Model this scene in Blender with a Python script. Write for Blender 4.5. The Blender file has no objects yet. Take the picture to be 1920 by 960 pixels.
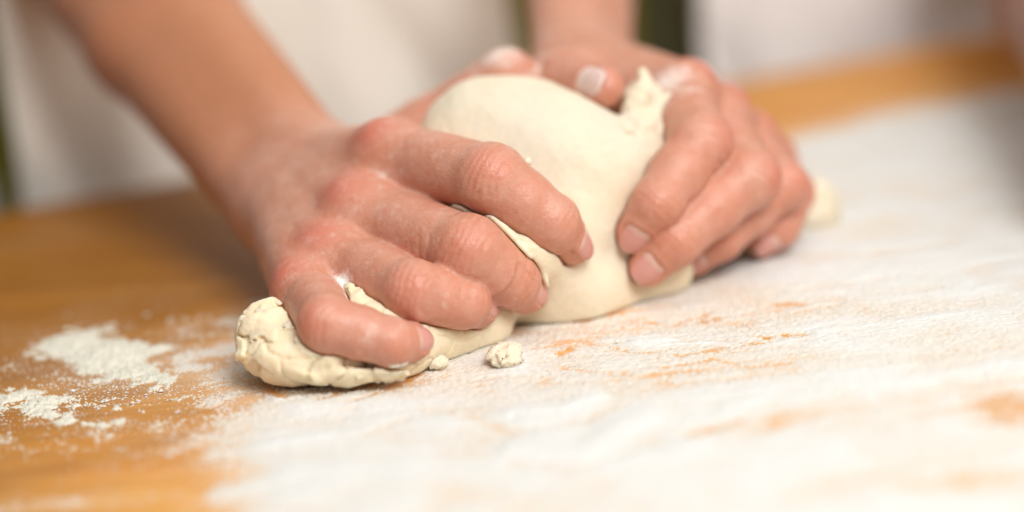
import bpy, math, random
import numpy as np
import openvdb
rng = np.random.default_rng(7)
random.seed(7)
sc = bpy.context.scene
COL = sc.collection

# ------------------------------------------------------------------ camera, light, exposure
PITCH, ROLL, D0, FPX = math.radians(17.0), math.radians(5.0), 800.0, 4533.0     # millimetres, pixels of a 1920 wide frame
_F = np.array([0, math.cos(PITCH), -math.sin(PITCH)])
_U0 = np.array([0, math.sin(PITCH), math.cos(PITCH)])
_X = np.array([1.0, 0, 0])
_R = math.cos(ROLL) * _X - math.sin(ROLL) * _U0
_U = math.sin(ROLL) * _X + math.cos(ROLL) * _U0
CAMP = -D0 * (_F - (180 / FPX) * _U)
from mathutils import Matrix
cam = bpy.data.cameras.new('camera')
camo = bpy.data.objects.new('camera', cam); COL.objects.link(camo)
cam.sensor_width = 36; cam.lens = 36 * FPX / 1920
cam.clip_start = 0.05; cam.clip_end = 50
cam.dof.use_dof = True
cam.dof.focus_distance = 0.790
cam.dof.aperture_fstop = 2.15
M4 = Matrix.Identity(4)
for i in range(3):
    M4[i][0] = _R[i]; M4[i][1] = _U[i]; M4[i][2] = -_F[i]; M4[i][3] = CAMP[i] / 1000
camo.matrix_world = M4
sc.camera = camo

world = bpy.data.worlds.new('World'); sc.world = world; world.use_nodes = True
bg = world.node_tree.nodes['Background']
bg.inputs[0].default_value = (1.0, 0.96, 0.90, 1); bg.inputs[1].default_value = 0.21


def area(name, loc, target, size, power, color):
    l = bpy.data.lights.new(name, 'AREA'); l.shape = 'SQUARE'; l.size = size; l.energy = power; l.color = color
    o = bpy.data.objects.new(name, l); COL.objects.link(o)
    from mathutils import Vector
    o.location = loc
    o.rotation_euler = (Vector(target) - Vector(loc)).to_track_quat('-Z', 'Y').to_euler()
    return o


area('front_window_light', (0.50, -1.05, 1.22), (0.0, 0.08, 0.0), 0.7, 24.0, (1.0, 0.985, 0.955))  # unseen soft fill added high behind the camera to brighten hands and dough
area('side_window_light', (1.2, -0.3, 0.9), (0.0, 0.03, 0.03), 0.9, 6.0, (1.0, 0.96, 0.90))
area('ceiling_light', (0.1, -0.3, 1.5), (0, 0.05, 0), 1.0, 7.0, (1.0, 0.98, 0.94))

sc.view_settings.view_transform = 'Standard'
sc.view_settings.look = 'None'
sc.view_settings.exposure = 0.04
sc.view_settings.gamma = 1.0
sc.view_settings.use_curve_mapping = False
sc.render.engine = 'CYCLES'
sc.cycles.use_denoising = True
sc.cycles.max_bounces = 8


# ------------------------------------------------------------------ places
def P(px, py, w):
    """a point seen at photo pixel (px, py), w millimetres beyond the reference depth"""
    d = D0 + w
    return CAMP + d * (_F + (px - 960) / FPX * _R - (py - 480) / FPX * _U)


def T(px, py, z=0.0):
    r = _F + (px - 960) / FPX * _R - (py - 480) / FPX * _U
    return CAMP + r * ((z - CAMP[2]) / r[2])


E0, E1 = T(0, 400), T(1850, 68)                 # the far edge of the worktop
ET = (E1 - E0) / np.linalg.norm(E1 - E0)        # along it
EN = np.array([-ET[1], ET[0], 0])               # away from the table, towards the people


def edge_t(px):
    """distance along the edge at photo column px"""
    r0, r1 = T(px, 200), T(px, 330)
    d = r1 - r0
    A = np.array([[ET[0], -d[0]], [ET[1], -d[1]]])
    s = np.linalg.solve(A, (r0 - E0)[:2])
    return s[0]


def body_t(px, n, z=70.0):
    """distance along the edge of the point seen at column px on the upright plane n behind the edge"""
    best = None
    for py in range(-200, 420, 2):
        r = _F + (px - 960) / FPX * _R - (py - 480) / FPX * _U
        d = ((E0 + EN * n - CAMP) @ EN) / (r @ EN)
        q = CAMP + r * d
        if best is None or abs(q[2] - z) < best[0]: best = (abs(q[2] - z), (q - E0) @ ET)
    return best[1]


def EP(t, n, z):
    return E0 + ET * t + EN * n + np.array([0, 0, z])


# ------------------------------------------------------------------ noise in numpy
def _hash(ix, iy, iz, seed):
    h = (ix.astype(np.int64) * 374761393 + iy.astype(np.int64) * 668265263 + iz.astype(np.int64) * 2147483647 + seed * 144665) & 0xFFFFFFFF
    h = ((h ^ (h >> 13)) * 1274126177) & 0xFFFFFFFF
    h = (h ^ (h >> 16)) * 2246822519 & 0xFFFFFFFF
    return ((h ^ (h >> 15)) & 0xFFFFFF) / float(0xFFFFFF)


def vnoise(p, seed=0):
    p = np.asarray(p, dtype=np.float64)
    i = np.floor(p); f = p - i; f = f * f * (3 - 2 * f); i = i.astype(np.int64)
    out = 0
    for dx in (0, 1):
        for dy in (0, 1):
            for dz in (0, 1):
                w = (f[:, 0] if dx else 1 - f[:, 0]) * (f[:, 1] if dy else 1 - f[:, 1]) * (f[:, 2] if dz else 1 - f[:, 2])
                out = out + w * _hash(i[:, 0] + dx, i[:, 1] + dy, i[:, 2] + dz, seed)
    return out * 2 - 1


def fbm(p, octv=4, seed=0, gain=0.5):
    a, s, out = 1.0, 1.0, 0
    for o in range(octv):
        out = out + a * vnoise(p * s + 17.3 * o, seed + o); a *= gain; s *= 2.03
    return out


def worley(p, seed=0):
    """F1, F2 and the cell id value"""
    i = np.floor(p).astype(np.int64)
    f1 = np.full(len(p), 9.0); f2 = np.full(len(p), 9.0); cid = np.zeros(len(p))
    for dx in (-1, 0, 1):
        for dy in (-1, 0, 1):
            for dz in (-1, 0, 1):
                c = i + np.array([dx, dy, dz])
                q = np.stack([c[:, k] + _hash(c[:, 0], c[:, 1], c[:, 2], seed + 11 * k) for k in range(3)], 1)
                d = np.sqrt(((p - q) ** 2).sum(1))
                idv = _hash(c[:, 0], c[:, 1], c[:, 2], seed + 77)
                nearer = d < f1
                f2 = np.where(nearer, f1, np.minimum(f2, d))
                cid = np.where(nearer, idv, cid)
                f1 = np.where(nearer, d, f1)
    return f1, f2, cid


def sstep(a, b, x):
    t = np.clip((x - a) / (b - a), 0, 1)
    return t * t * (3 - 2 * t)


# ------------------------------------------------------------------ distance fields
CULL = [None, 0.0, None]
BIG = None


def _seg(p, a, b, ra, rb):
    ba = b - a
    pa = p - a
    h = np.clip((pa @ ba) / max(ba @ ba, 1e-9), 0, 1)
    return np.sqrt(np.maximum(((pa - h[:, None] * ba) ** 2).sum(1), 1e-12)) - (ra + (rb - ra) * h)


def too_far(a, b, r):
    """is the whole bucket of points out of reach of this limb?"""
    cx, cy, cz = CULL[2]
    ax, ay, az = (float(v) for v in a); bx, by, bz = (float(v) for v in b)
    bx -= ax; by -= ay; bz -= az
    px, py, pz = cx - ax, cy - ay, cz - az
    h = (px * bx + py * by + pz * bz) / max(bx * bx + by * by + bz * bz, 1e-9)
    h = 0.0 if h < 0 else (1.0 if h > 1 else h)
    px -= h * bx; py -= h * by; pz -= h * bz
    return math.sqrt(px * px + py * py + pz * pz) - r > CULL[1] + 16


def cone(p, a, b, ra, rb):
    if CULL[0] is not None and too_far(a, b, max(ra, rb)):
        return None
    return _seg(p, np.asarray(a, dtype=p.dtype), np.asarray(b, dtype=p.dtype), ra, rb)


def ball(p, c, r):
    return cone(p, c, np.asarray(c) + 1e-3, r, r)


def ell(p, c, axes, rad):
    """ellipsoid: axes = rows of an orthonormal frame, rad = three radii"""
    c = np.asarray(c, dtype=p.dtype)
    if CULL[0] is not None and np.linalg.norm(CULL[0][0] - c) - max(rad) > CULL[1] + 16:
        return None
    q = (p - c) @ np.asarray(axes, dtype=p.dtype).T
    r = np.asarray(rad, dtype=p.dtype)
    k0 = np.sqrt(((q / r) ** 2).sum(1)); k1 = np.sqrt(((q / r ** 2) ** 2).sum(1)) + 1e-6
    return k0 * (k0 - 1) / k1


def smin(a, b, k):
    if a is None: return b
    if b is None: return a
    h = np.clip(0.5 + 0.5 * (b - a) / k, 0, 1)
    return b + (a - b) * h - k * h * (1 - h)


def smax(a, b, k):
    return -smin(-a, -b, k)


def solid(d, p):
    return np.full(len(p), 900.0) if d is None else d


def ev(fn, pts, cell=20.0):
    """evaluate a field at scattered points, bucketed so that far parts are skipped"""
    out = np.empty(len(pts))
    key = np.floor(pts / cell).astype(np.int64)
    key = (key[:, 0] + 5000) * 10 ** 8 + (key[:, 1] + 5000) * 10 ** 4 + key[:, 2] + 5000
    order = np.argsort(key, kind='stable'); ks = key[order]
    cuts = np.flatnonzero(np.diff(ks)) + 1
    for grp in np.split(order, cuts):
        q = pts[grp]
        c = (q.min(0) + q.max(0)) / 2
        CULL[0] = c[None, :]; CULL[1] = float(np.linalg.norm(q.max(0) - c)); CULL[2] = tuple(c.tolist())
        out[grp] = solid(fn(q), q)
    CULL[0] = None
    return out


def grad(fn, pts, h=0.25):
    t = np.array([[1, -1, -1], [-1, -1, 1], [-1, 1, -1], [1, 1, 1]]) * h
    g = 0
    for k in range(4):
        g = g + ev(fn, pts + t[k])[:, None] * t[k]
    return g / (4 * h * h)


def mesh_field(fn, lo, hi, vox, unwarp=None, newton=1, nb=24):
    """surface of fn = 0 as points and quads; unwarp maps grid space to real space (coarser cells far out)"""
    lo = np.asarray(lo, float); hi = np.asarray(hi, float)
    uw = unwarp or (lambda q: q)
    grid = openvdb.FloatGrid(50.0)
    n = np.ceil((hi - lo) / (nb * vox)).astype(int)
    I, J, K = np.meshgrid(*[np.arange(m) for m in n], indexing='ij')
    bi = np.stack([I.ravel(), J.ravel(), K.ravel()], 1)
    half = nb * vox / 2
    cq = lo + (bi + 0.5) * nb * vox
    cp = uw(cq)
    rad = np.zeros(len(cq))
    for s in range(8):
        off = np.array([(s & 1) * 2 - 1, (s >> 1 & 1) * 2 - 1, (s >> 2 & 1) * 2 - 1]) * (half + vox)
        rad = np.maximum(rad, np.linalg.norm(uw(cq + off) - cp, axis=1))
    d = solid(fn(cp), cp)
    li = np.stack(np.meshgrid(*[np.arange(nb)] * 3, indexing='ij'), -1).reshape(-1, 3)
    for b in range(len(bi)):
        ijk = bi[b] * nb
        if d[b] > rad[b] * 1.35 + 4:
            continue
        if d[b] < -rad[b] * 1.35 - 4:
            grid.fill(tuple(int(v) for v in ijk), tuple(int(v) for v in ijk + nb - 1), -50.0, False)
            continue
        q = lo + (ijk + li) * vox
        p = uw(q)
        CULL[0] = cp[b][None, :]; CULL[1] = float(rad[b]); CULL[2] = tuple(cp[b].tolist())
        v = solid(fn(p), p)
        CULL[0] = None
        arr = np.clip(v, -50, 50).astype(np.float32).reshape(nb, nb, nb)
        grid.copyFromArray(arr, ijk=tuple(int(x) for x in ijk))
    pts, quads = grid.convertToQuads(isovalue=0.0)
    pts = uw(lo + np.asarray(pts, float) * vox)
    for _ in range(newton):
        g = grad(fn, pts); dd = ev(fn, pts)
        l2 = np.maximum((g ** 2).sum(1), 0.15)
        pts = pts - np.clip(dd / l2, -1.5, 1.5)[:, None] * g
    return pts, np.asarray(quads)[:, ::-1]


# ------------------------------------------------------------------ objects
def obj(name, verts_mm, faces, mat=None, parent=None, attrs=None, smooth=True):
    me = bpy.data.meshes.new(name)
    v = np.asarray(verts_mm, float) / 1000.0
    if isinstance(faces, np.ndarray):
        f = faces.astype(np.int32); k = f.shape[1]
        me.vertices.add(len(v)); me.vertices.foreach_set('co', v.astype(np.float32).ravel())
        me.loops.add(f.size); me.loops.foreach_set('vertex_index', f.ravel())
        me.polygons.add(len(f))
        me.polygons.foreach_set('loop_start', np.arange(0, f.size, k, dtype=np.int32))
        me.polygons.foreach_set('loop_total', np.full(len(f), k, dtype=np.int32))
        me.update(calc_edges=True)
    else:
        me.from_pydata([tuple(x) for x in v], [], [tuple(x) for x in faces])
    me.validate()
    me.polygons.foreach_set('use_smooth', np.full(len(me.polygons), smooth))
    if attrs:
        for k_, a in attrs.items():
            at = me.attributes.new(k_, 'FLOAT', 'POINT')
            at.data.foreach_set('value', np.asarray(a, np.float32))
    if mat: me.materials.append(mat)
    o = bpy.data.objects.new(name, me); COL.objects.link(o)
    if parent: o.parent = parent
    return o


def tag(o, label=None, cat=None, group=None, kind=None):
    if label: o['label'] = label
    if cat: o['category'] = cat
    if group: o['group'] = group
    if kind: o['kind'] = kind
    return o


def empty(name):
    o = bpy.data.objects.new(name, None); o.empty_display_size = 0.05; COL.objects.link(o)
    return o


# ------------------------------------------------------------------ materials
def newmat(name):
    m = bpy.data.materials.new(name); m.use_nodes = True
    nt = m.node_tree
    return m, nt, nt.nodes['Principled BSDF']


def N(nt, typ, **kw):
    n = nt.nodes.new(typ)
    for k, v in kw.items():
        if k.startswith('i_'):
            n.inputs[int(k[2:])].default_value = v
        else:
            setattr(n, k, v)
    return n


def ramp(nt, fac, stops):
    n = nt.nodes.new('ShaderNodeValToRGB'); e = n.color_ramp.elements
    e[0].position, e[0].color = stops[0]; e[1].position, e[1].color = stops[-1]
    for pos, c in stops[1:-1]:
        x = e.new(pos); x.color = c
    nt.links.new(fac, n.inputs[0])
    return n.outputs[0]


def rgb(r, g, b):
    return (r, g, b, 1)


def mixc(nt, fac, a, b):
    n = nt.nodes.new('ShaderNodeMix'); n.data_type = 'RGBA'
    L = nt.links.new
    if hasattr(fac, 'links'): L(fac, n.inputs[0])
    else: n.inputs[0].default_value = fac
    for v, i in ((a, 6), (b, 7)):
        if hasattr(v, 'links'): L(v, n.inputs[i])
        else: n.inputs[i].default_value = v
    return n.outputs[2]


def math_n(nt, op, a, b=None, c=None, clamp=False):
    n = nt.nodes.new('ShaderNodeMath'); n.operation = op; n.use_clamp = clamp
    for i, v in enumerate((a, b, c)):
        if v is None: continue
        if hasattr(v, 'links'): nt.links.new(v, n.inputs[i])
        else: n.inputs[i].default_value = v
    return n.outputs[0]


def attr(nt, name):
    n = nt.nodes.new('ShaderNodeAttribute'); n.attribute_name = name
    return n.outputs['Fac']


def noise(nt, scale, detail=4, rough=0.55, vec=None, dist=0.0):
    n = nt.nodes.new('ShaderNodeTexNoise')
    n.inputs['Scale'].default_value = scale; n.inputs['Detail'].default_value = detail
    n.inputs['Roughness'].default_value = rough; n.inputs['Distortion'].default_value = dist
    nt.links.new(vec or nt.nodes.new('ShaderNodeTexCoord').outputs['Object'], n.inputs['Vector'])
    return n.outputs['Fac']


def bump(nt, bs, h, dist, strength=1.0, chain=None):
    n = nt.nodes.new('ShaderNodeBump'); n.inputs['Strength'].default_value = strength; n.inputs['Distance'].default_value = dist
    nt.links.new(h, n.inputs['Height'])
    if chain: nt.links.new(chain, n.inputs['Normal'])
    nt.links.new(n.outputs[0], bs.inputs['Normal'])
    return n.outputs[0]


FLOUR_C = rgb(0.86, 0.845, 0.80)


def skin_material(name, tint=(1, 1, 1)):
    m, nt, b = newmat(name); L = nt.links.new
    pale = rgb(0.62 * tint[0], 0.328 * tint[1], 0.240 * tint[2])
    deep = rgb(0.55 * tint[0], 0.220 * tint[1], 0.125 * tint[2])
    red = rgb(0.60 * tint[0], 0.155 * tint[1], 0.10 * tint[2])
    mott = ramp(nt, math_n(nt, 'ADD', math_n(nt, 'MULTIPLY', noise(nt, 95, 4), 0.6), math_n(nt, 'MULTIPLY', noise(nt, 330, 4), 0.4)), [(0.36, rgb(0, 0, 0)), (0.64, rgb(1, 1, 1))])
    c = mixc(nt, math_n(nt, 'MULTIPLY', mott, 0.7), pale, deep)
    c = mixc(nt, attr(nt, 'tan'), c, rgb(0.46 * tint[0], 0.185 * tint[1], 0.082 * tint[2]))
    rr = math_n(nt, 'MULTIPLY', attr(nt, 'red'), math_n(nt, 'ADD', 0.45, noise(nt, 160, 3)), clamp=True)
    c = mixc(nt, rr, c, red)
    fine = noise(nt, 900, 3, 0.7)
    fl = math_n(nt, 'ADD', math_n(nt, 'MULTIPLY', attr(nt, 'flour'), 1.5), math_n(nt, 'MULTIPLY', math_n(nt, 'SUBTRACT', noise(nt, 260, 6, 0.75), 0.62), 3.2))
    fl = math_n(nt, 'MULTIPLY', math_n(nt, 'MULTIPLY', fl, attr(nt, 'flour')), 1.6, clamp=True)
    c = mixc(nt, fl, c, FLOUR_C)
    L(c, b.inputs['Base Color'])
    b.inputs['Subsurface Weight'].default_value = 0.35
    b.inputs['Subsurface Radius'].default_value = (1.0, 0.32, 0.16)
    b.inputs['Subsurface Scale'].default_value = 0.0035
    L(math_n(nt, 'ADD', 0.41, math_n(nt, 'MULTIPLY', fl, 0.45)), b.inputs['Roughness'])
    b.inputs['Specular IOR Level'].default_value = 0.48
    v = N(nt, 'ShaderNodeTexVoronoi'); v.inputs['Scale'].default_value = 1100
    L(nt.nodes.new('ShaderNodeTexCoord').outputs['Object'], v.inputs['Vector'])
    h = math_n(nt, 'ADD', math_n(nt, 'MULTIPLY', v.outputs['Distance'], 0.5), fine)
    h = math_n(nt, 'ADD', h, math_n(nt, 'MULTIPLY', noise(nt, 380, 4, 0.6), 1.4))
    bump(nt, b, h, 0.00027, 0.6)
    return m


def nail_material():
    m, nt, b = newmat('nail'); L = nt.links.new
    c = ramp(nt, attr(nt, 'along'), [(0.0, rgb(0.74, 0.50, 0.43)), (0.16, rgb(0.72, 0.47, 0.40)), (0.32, rgb(0.64, 0.32, 0.27)), (0.90, rgb(0.62, 0.29, 0.25)), (0.98, rgb(0.72, 0.52, 0.44))])
    c = mixc(nt, math_n(nt, 'MULTIPLY', noise(nt, 300, 3), 0.35), c, rgb(0.58, 0.27, 0.23))
    c = mixc(nt, math_n(nt, 'MULTIPLY', attr(nt, 'flour'), math_n(nt, 'ADD', 0.35, noise(nt, 420, 5, 0.7)), clamp=True), c, FLOUR_C)
    L(c, b.inputs['Base Color'])
    b.inputs['Roughness'].default_value = 0.28
    b.inputs['Subsurface Weight'].default_value = 0.15
    b.inputs['Subsurface Scale'].default_value = 0.002
    bump(nt, b, noise(nt, 700, 2), 0.0001, 0.3)
    return m


def dough_material():
    m, nt, b = newmat('dough'); L = nt.links.new
    c = mixc(nt, noise(nt, 120, 5), rgb(0.92, 0.79, 0.59), rgb(0.89, 0.74, 0.505))
    dus = ramp(nt, noise(nt, 420, 6, 0.7), [(0.45, rgb(0, 0, 0)), (0.72, rgb(1, 1, 1))])
    dus = math_n(nt, 'ADD', math_n(nt, 'MULTIPLY', dus, 0.35), attr(nt, 'dusted'), clamp=True)
    c = mixc(nt, dus, c, rgb(0.70, 0.632, 0.515))  # floury tone, darkened as well to tame the brightly lit ball
    c = mixc(nt, math_n(nt, 'MULTIPLY', attr(nt, 'crack'), 0.4), c, rgb(0.78, 0.62, 0.32))
    L(c, b.inputs['Base Color'])
    b.inputs['Roughness'].default_value = 0.62
    b.inputs['Specular IOR Level'].default_value = 0.3
    b.inputs['Subsurface Weight'].default_value = 0.5
    b.inputs['Subsurface Radius'].default_value = (1.0, 0.72, 0.42)
    b.inputs['Subsurface Scale'].default_value = 0.005
    n1 = bump(nt, b, noise(nt, 1300, 3, 0.6), 0.00018, 0.6)
    bump(nt, b, noise(nt, 240, 6, 0.65), 0.0006, 0.6, n1)
    return m


def flour_material(name, c1, c2):
    m, nt, b = newmat(name); L = nt.links.new
    c = mixc(nt, noise(nt, 60, 4), c1, c2)
    c = mixc(nt, attr(nt, 'thin'), c, rgb(0.73, 0.61, 0.48))
    L(c, b.inputs['Base Color'])
    b.inputs['Roughness'].default_value = 0.95
    b.inputs['Specular IOR Level'].default_value = 0.1
    bump(nt, b, noise(nt, 1600, 3, 0.7), 0.0004, 0.6)
    return m


def wood_material():
    m, nt, b = newmat('wood'); L = nt.links.new
    tc = nt.nodes.new('ShaderNodeTexCoord')
    mp = nt.nodes.new('ShaderNodeMapping'); L(tc.outputs['Object'], mp.inputs[0])
    mp.inputs['Rotation'].default_value = (0, 0, -math.atan2(ET[1], ET[0]))
    mp.inputs['Scale'].default_value = (3.0, 26, 10)
    g1 = noise(nt, 1.0, 6, 0.6, mp.outputs[0], 0.6)
    mp2 = nt.nodes.new('ShaderNodeMapping'); L(tc.outputs['Object'], mp2.inputs[0])
    mp2.inputs['Rotation'].default_value = (0, 0, -math.atan2(ET[1], ET[0]))
    mp2.inputs['Scale'].default_value = (22, 420, 100)
    g2 = noise(nt, 1.0, 4, 0.6, mp2.outputs[0])
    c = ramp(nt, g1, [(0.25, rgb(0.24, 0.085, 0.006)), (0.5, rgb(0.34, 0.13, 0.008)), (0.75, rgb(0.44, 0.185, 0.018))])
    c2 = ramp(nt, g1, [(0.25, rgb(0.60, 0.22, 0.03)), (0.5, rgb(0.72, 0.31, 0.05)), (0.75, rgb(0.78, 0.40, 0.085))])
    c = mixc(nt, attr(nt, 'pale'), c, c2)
    c = mixc(nt, math_n(nt, 'MULTIPLY', ramp(nt, g2, [(0.40, rgb(0, 0, 0)), (0.72, rgb(1, 1, 1))]), 0.42), c, rgb(0.24, 0.085, 0.012))
    # thin film of flour rubbed into the wood
    d = attr(nt, 'dust')
    sp = ramp(nt, noise(nt, 1500, 3, 0.7), [(0.42, rgb(0, 0, 0)), (0.70, rgb(1, 1, 1))])
    fm = math_n(nt, 'MULTIPLY', d, math_n(nt, 'ADD', 0.35, math_n(nt, 'MULTIPLY', sp, 0.85)), clamp=True)
    c = mixc(nt, fm, c, rgb(0.86, 0.76, 0.63))
    L(c, b.inputs['Base Color'])
    L(math_n(nt, 'ADD', math_n(nt, 'ADD', 0.36, math_n(nt, 'MULTIPLY', g1, 0.16)), math_n(nt, 'MULTIPLY', d, 0.4)), b.inputs['Roughness'])
    b.inputs['Specular IOR Level'].default_value = 0.16
    bump(nt, b, g2, 0.0003, 0.3)
    return m


def cloth_material(name, c1, c2, scale=18):
    m, nt, b = newmat(name); L = nt.links.new
    c = mixc(nt, noise(nt, scale, 5, 0.6), c1, c2)
    L(c, b.inputs['Base Color'])
    b.inputs['Roughness'].default_value = 0.95; b.inputs['Specular IOR Level'].default_value = 0.03
    tc = nt.nodes.new('ShaderNodeTexCoord')
    w = N(nt, 'ShaderNodeTexWave'); w.inputs['Scale'].default_value = 400; w.inputs['Distortion'].default_value = 1
    L(tc.outputs['Object'], w.inputs['Vector'])
    bump(nt, b, w.outputs['Fac'], 0.0003, 0.4)
    return m


MAT_SKIN = skin_material('skin')
MAT_SKIN2 = skin_material('skin_tanned', (0.44, 0.36, 0.32))
MAT_NAIL = nail_material()
MAT_DOUGH = dough_material()
MAT_FLOUR = flour_material('flour', rgb(0.755, 0.757, 0.742), rgb(0.735, 0.728, 0.700))
MAT_HEAP = flour_material('coarse_flour', rgb(0.74, 0.71, 0.61), rgb(0.72, 0.685, 0.575))
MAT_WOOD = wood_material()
MAT_APRON = cloth_material('apron_cloth', rgb(0.91, 0.89, 0.84), rgb(0.83, 0.78, 0.69), 9)
MAT_APRON2 = cloth_material('white_apron_cloth', rgb(0.86, 0.81, 0.79), rgb(0.80, 0.74, 0.71), 14)
MAT_OLIVE = cloth_material('olive_cloth', rgb(0.26, 0.215, 0.018), rgb(0.21, 0.175, 0.014))
MAT_OLIVE2 = cloth_material('pale_olive_cloth', rgb(0.36, 0.34, 0.20), rgb(0.30, 0.28, 0.16))


# ------------------------------------------------------------------ flour layout on the worktop (table millimetres)
def blob(x, y, px, py, rx, ry, a=1.0, rot=0.0):
    c = T(px, py); dx, dy = x - c[0], y - c[1]
    ca, sa = math.cos(rot), math.sin(rot)
    u, v = dx * ca + dy * sa, -dx * sa + dy * ca
    return a * np.exp(-((u / rx) ** 2 + (v / ry) ** 2))


def stroke(x, y, pts, wd, a=1.0):
    """soft line through photo points lying on the worktop"""
    q = [T(*p) for p in pts]; best = np.full(x.shape, 1e9)
    for i in range(len(q) - 1):
        ax, ay = q[i][0], q[i][1]; bx, by = q[i + 1][0] - ax, q[i + 1][1] - ay
        h = np.clip(((x - ax) * bx + (y - ay) * by) / (bx * bx + by * by), 0, 1)
        best = np.minimum(best, (x - ax - h * bx) ** 2 + (y - ay - h * by) ** 2)
    return a * np.exp(-best / wd ** 2)


def edge_side(x, y, pts):
    """signed distance-like value, positive on the right of a polyline of table points"""
    q = [T(*p) for p in pts]; sd = np.full(x.shape, 1e9); best = np.full(x.shape, 1e9)
    for i in range(len(q) - 1):
        ax, ay = q[i][0], q[i][1]; bx, by = q[i + 1][0] - ax, q[i + 1][1] - ay
        l2 = bx * bx + by * by
        h = np.clip(((x - ax) * bx + (y - ay) * by) / l2, 0, 1)
        d = np.sqrt((x - ax - h * bx) ** 2 + (y - ay - h * by) ** 2)
        cr = ((x - ax) * by - (y - ay) * bx)
        s = np.where(cr > 0, d, -d)
        sd = np.where(d < best, s, sd); best = np.minimum(best, d)
    return sd


def flour_cover(x, y):
    """(main layer thickness field, thin dusting 0..1)"""
    p = np.stack([x, y, np.zeros_like(x)], 1)
    wob = fbm(p / 28.0, 3, 5) * 7 + fbm(p / 7.0, 3, 9) * 2.2
    # the floured zone: right of its left border, in front of its far border
    left = edge_side(x, y, [(290, 1100), (375, 900), (405, 780), (425, 690), (480, 590), (640, 380)]) + wob
    far = -edge_side(x, y, [(700, 520), (1200, 420), (1420, 272), (1640, 214), (1850, 178), (2300, 105)]) + wob * 0.8
    far = -far
    zone = np.minimum(sstep(-26, 32, left), sstep(-10, 18, far))
    a = -0.75 + 1.30 * zone
    # rubbed thin in front of and beside the dough
    rub = (blob(x, y, 1060, 610, 34, 26, 0.55) + blob(x, y, 1320, 610, 48, 26, 0.62) + blob(x, y, 1500, 575, 30, 20, 0.45)
           + blob(x, y, 1400, 690, 60, 16, 0.50) + blob(x, y, 1000, 690, 44, 20, 0.33) + blob(x, y, 560, 720, 30, 14, 0.75)
           + blob(x, y, 700, 735, 22, 8, 0.6) + blob(x, y, 1180, 730, 30, 7, 0.3) + blob(x, y, 850, 690, 34, 16, 0.35)
           + blob(x, y, 1900, 760, 20, 26, 0.75) + blob(x, y, 1800, 900, 24, 14, 0.85) + blob(x, y, 1500, 800, 30, 8, 0.45) + blob(x, y, 1620, 770, 34, 10, 0.4)
           + blob(x, y, 1440, 800, 14, 7, 0.3) + blob(x, y, 650, 800, 40, 10, 0.12))
    a -= rub * 0.70
    # sweeps of the hand: streaks running nearly along the worktop
    th = math.radians(7)
    u, v = x * math.cos(th) + y * math.sin(th), -x * math.sin(th) + y * math.cos(th)
    v2 = v + 8 * np.sin(u / 58.0 + 0.6) + 0.0006 * u * u + 9 * fbm(p / 46.0, 2, 19)
    st = fbm(np.stack([u / 38.0, v2 / 2.6, np.zeros_like(x)], 1), 4, 21)
    st3 = fbm(np.stack([u / 17.0, v2 / 0.95, np.zeros_like(x) + 9], 1), 2, 27)
    st2 = fbm(np.stack([u / 70.0, v2 / 9.0, np.zeros_like(x) + 4], 1), 3, 31)
    rubm = np.clip(rub * 1.6, 0, 1)
    a += st * (0.06 + 0.13 * rubm) + st3 * (0.02 + 0.16 * rubm) + 0.16 * fbm(p / 20.0, 3, 43) + st2 * 0.22
    a += 0.20 * fbm(p / 11.0, 4, 41) + 0.10 * rubm * fbm(p / 2.2, 3, 51)
    # marks the fingers left
    marks = 0 * x
    for pts, w, k in [([(505, 720), (520, 745), (560, 752)], 1.6, 1.0), ([(590, 752), (640, 738), (690, 722)], 1.7, 0.95), ([(650, 756), (720, 735), (790, 700)], 1.5, 0.85),
                      ([(490, 700), (530, 712), (575, 716)], 1.8, 0.9), ([(1085, 602), (1130, 594), (1165, 586)], 2.2, 1.0), ([(1318, 604), (1345, 598)], 2.2, 0.9),
                      ([(1465, 572), (1500, 570)], 2.2, 0.7), ([(1440, 634), (1500, 628), (1510, 636)], 3.2, 0.9), ([(1390, 648), (1440, 640)], 2.4, 0.7),
                      ([(1250, 690), (1330, 676)], 1.2, 0.6), ([(1330, 672), (1400, 690), (1480, 682)], 1.3, 0.6), ([(1050, 664), (1070, 655)], 2.0, 0.8),
                      ([(1500, 545), (1600, 532), (1690, 518)], 1.0, 0.55), ([(1480, 520), (1560, 512)], 2.0, 0.3), ([(1120, 740), (1190, 722)], 1.8, 0.5),
                      ([(870, 780), (960, 812), (1090, 795), (1150, 765)], 2.4, 0.62), ([(1300, 815), (1380, 790)], 2.5, 0.5),
                      ([(1150, 655), (1280, 668), (1420, 640)], 1.5, 0.5), ([(1060, 692), (1200, 706), (1330, 692)], 1.6, 0.5), ([(690, 815), (800, 775), (900, 770), (960, 785)], 2.4, 0.5),
                      ([(960, 870), (1100, 880), (1230, 830)], 3.0, 0.5), ([(1180, 600), (1260, 612), (1330, 590)], 1.6, 0.5), ([(1000, 655), (1090, 640), (1160, 655)], 1.4, 0.5), ([(560, 790), (660, 770)], 2.0, 0.4)]:
        marks = np.maximum(marks, stroke(x, y, pts, w, k))
    a -= marks * (0.75 + 0.5 * fbm(p / 3.0, 2, 91))
    for pts, w, k in [([(960, 775), (1050, 770), (1120, 745)], 4.5, 0.7), ([(980, 845), (1090, 850), (1180, 800), (1210, 780)], 6.0, 0.75), ([(1200, 645), (1235, 642)], 4, 0.9),
                      ([(1280, 840), (1310, 830)], 5, 0.4), ([(1370, 770), (1400, 760)], 5, 0.4), ([(500, 745), (520, 752), (560, 748)], 0.9, 0.7)]:
        a += stroke(x, y, pts, w, k)
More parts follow.
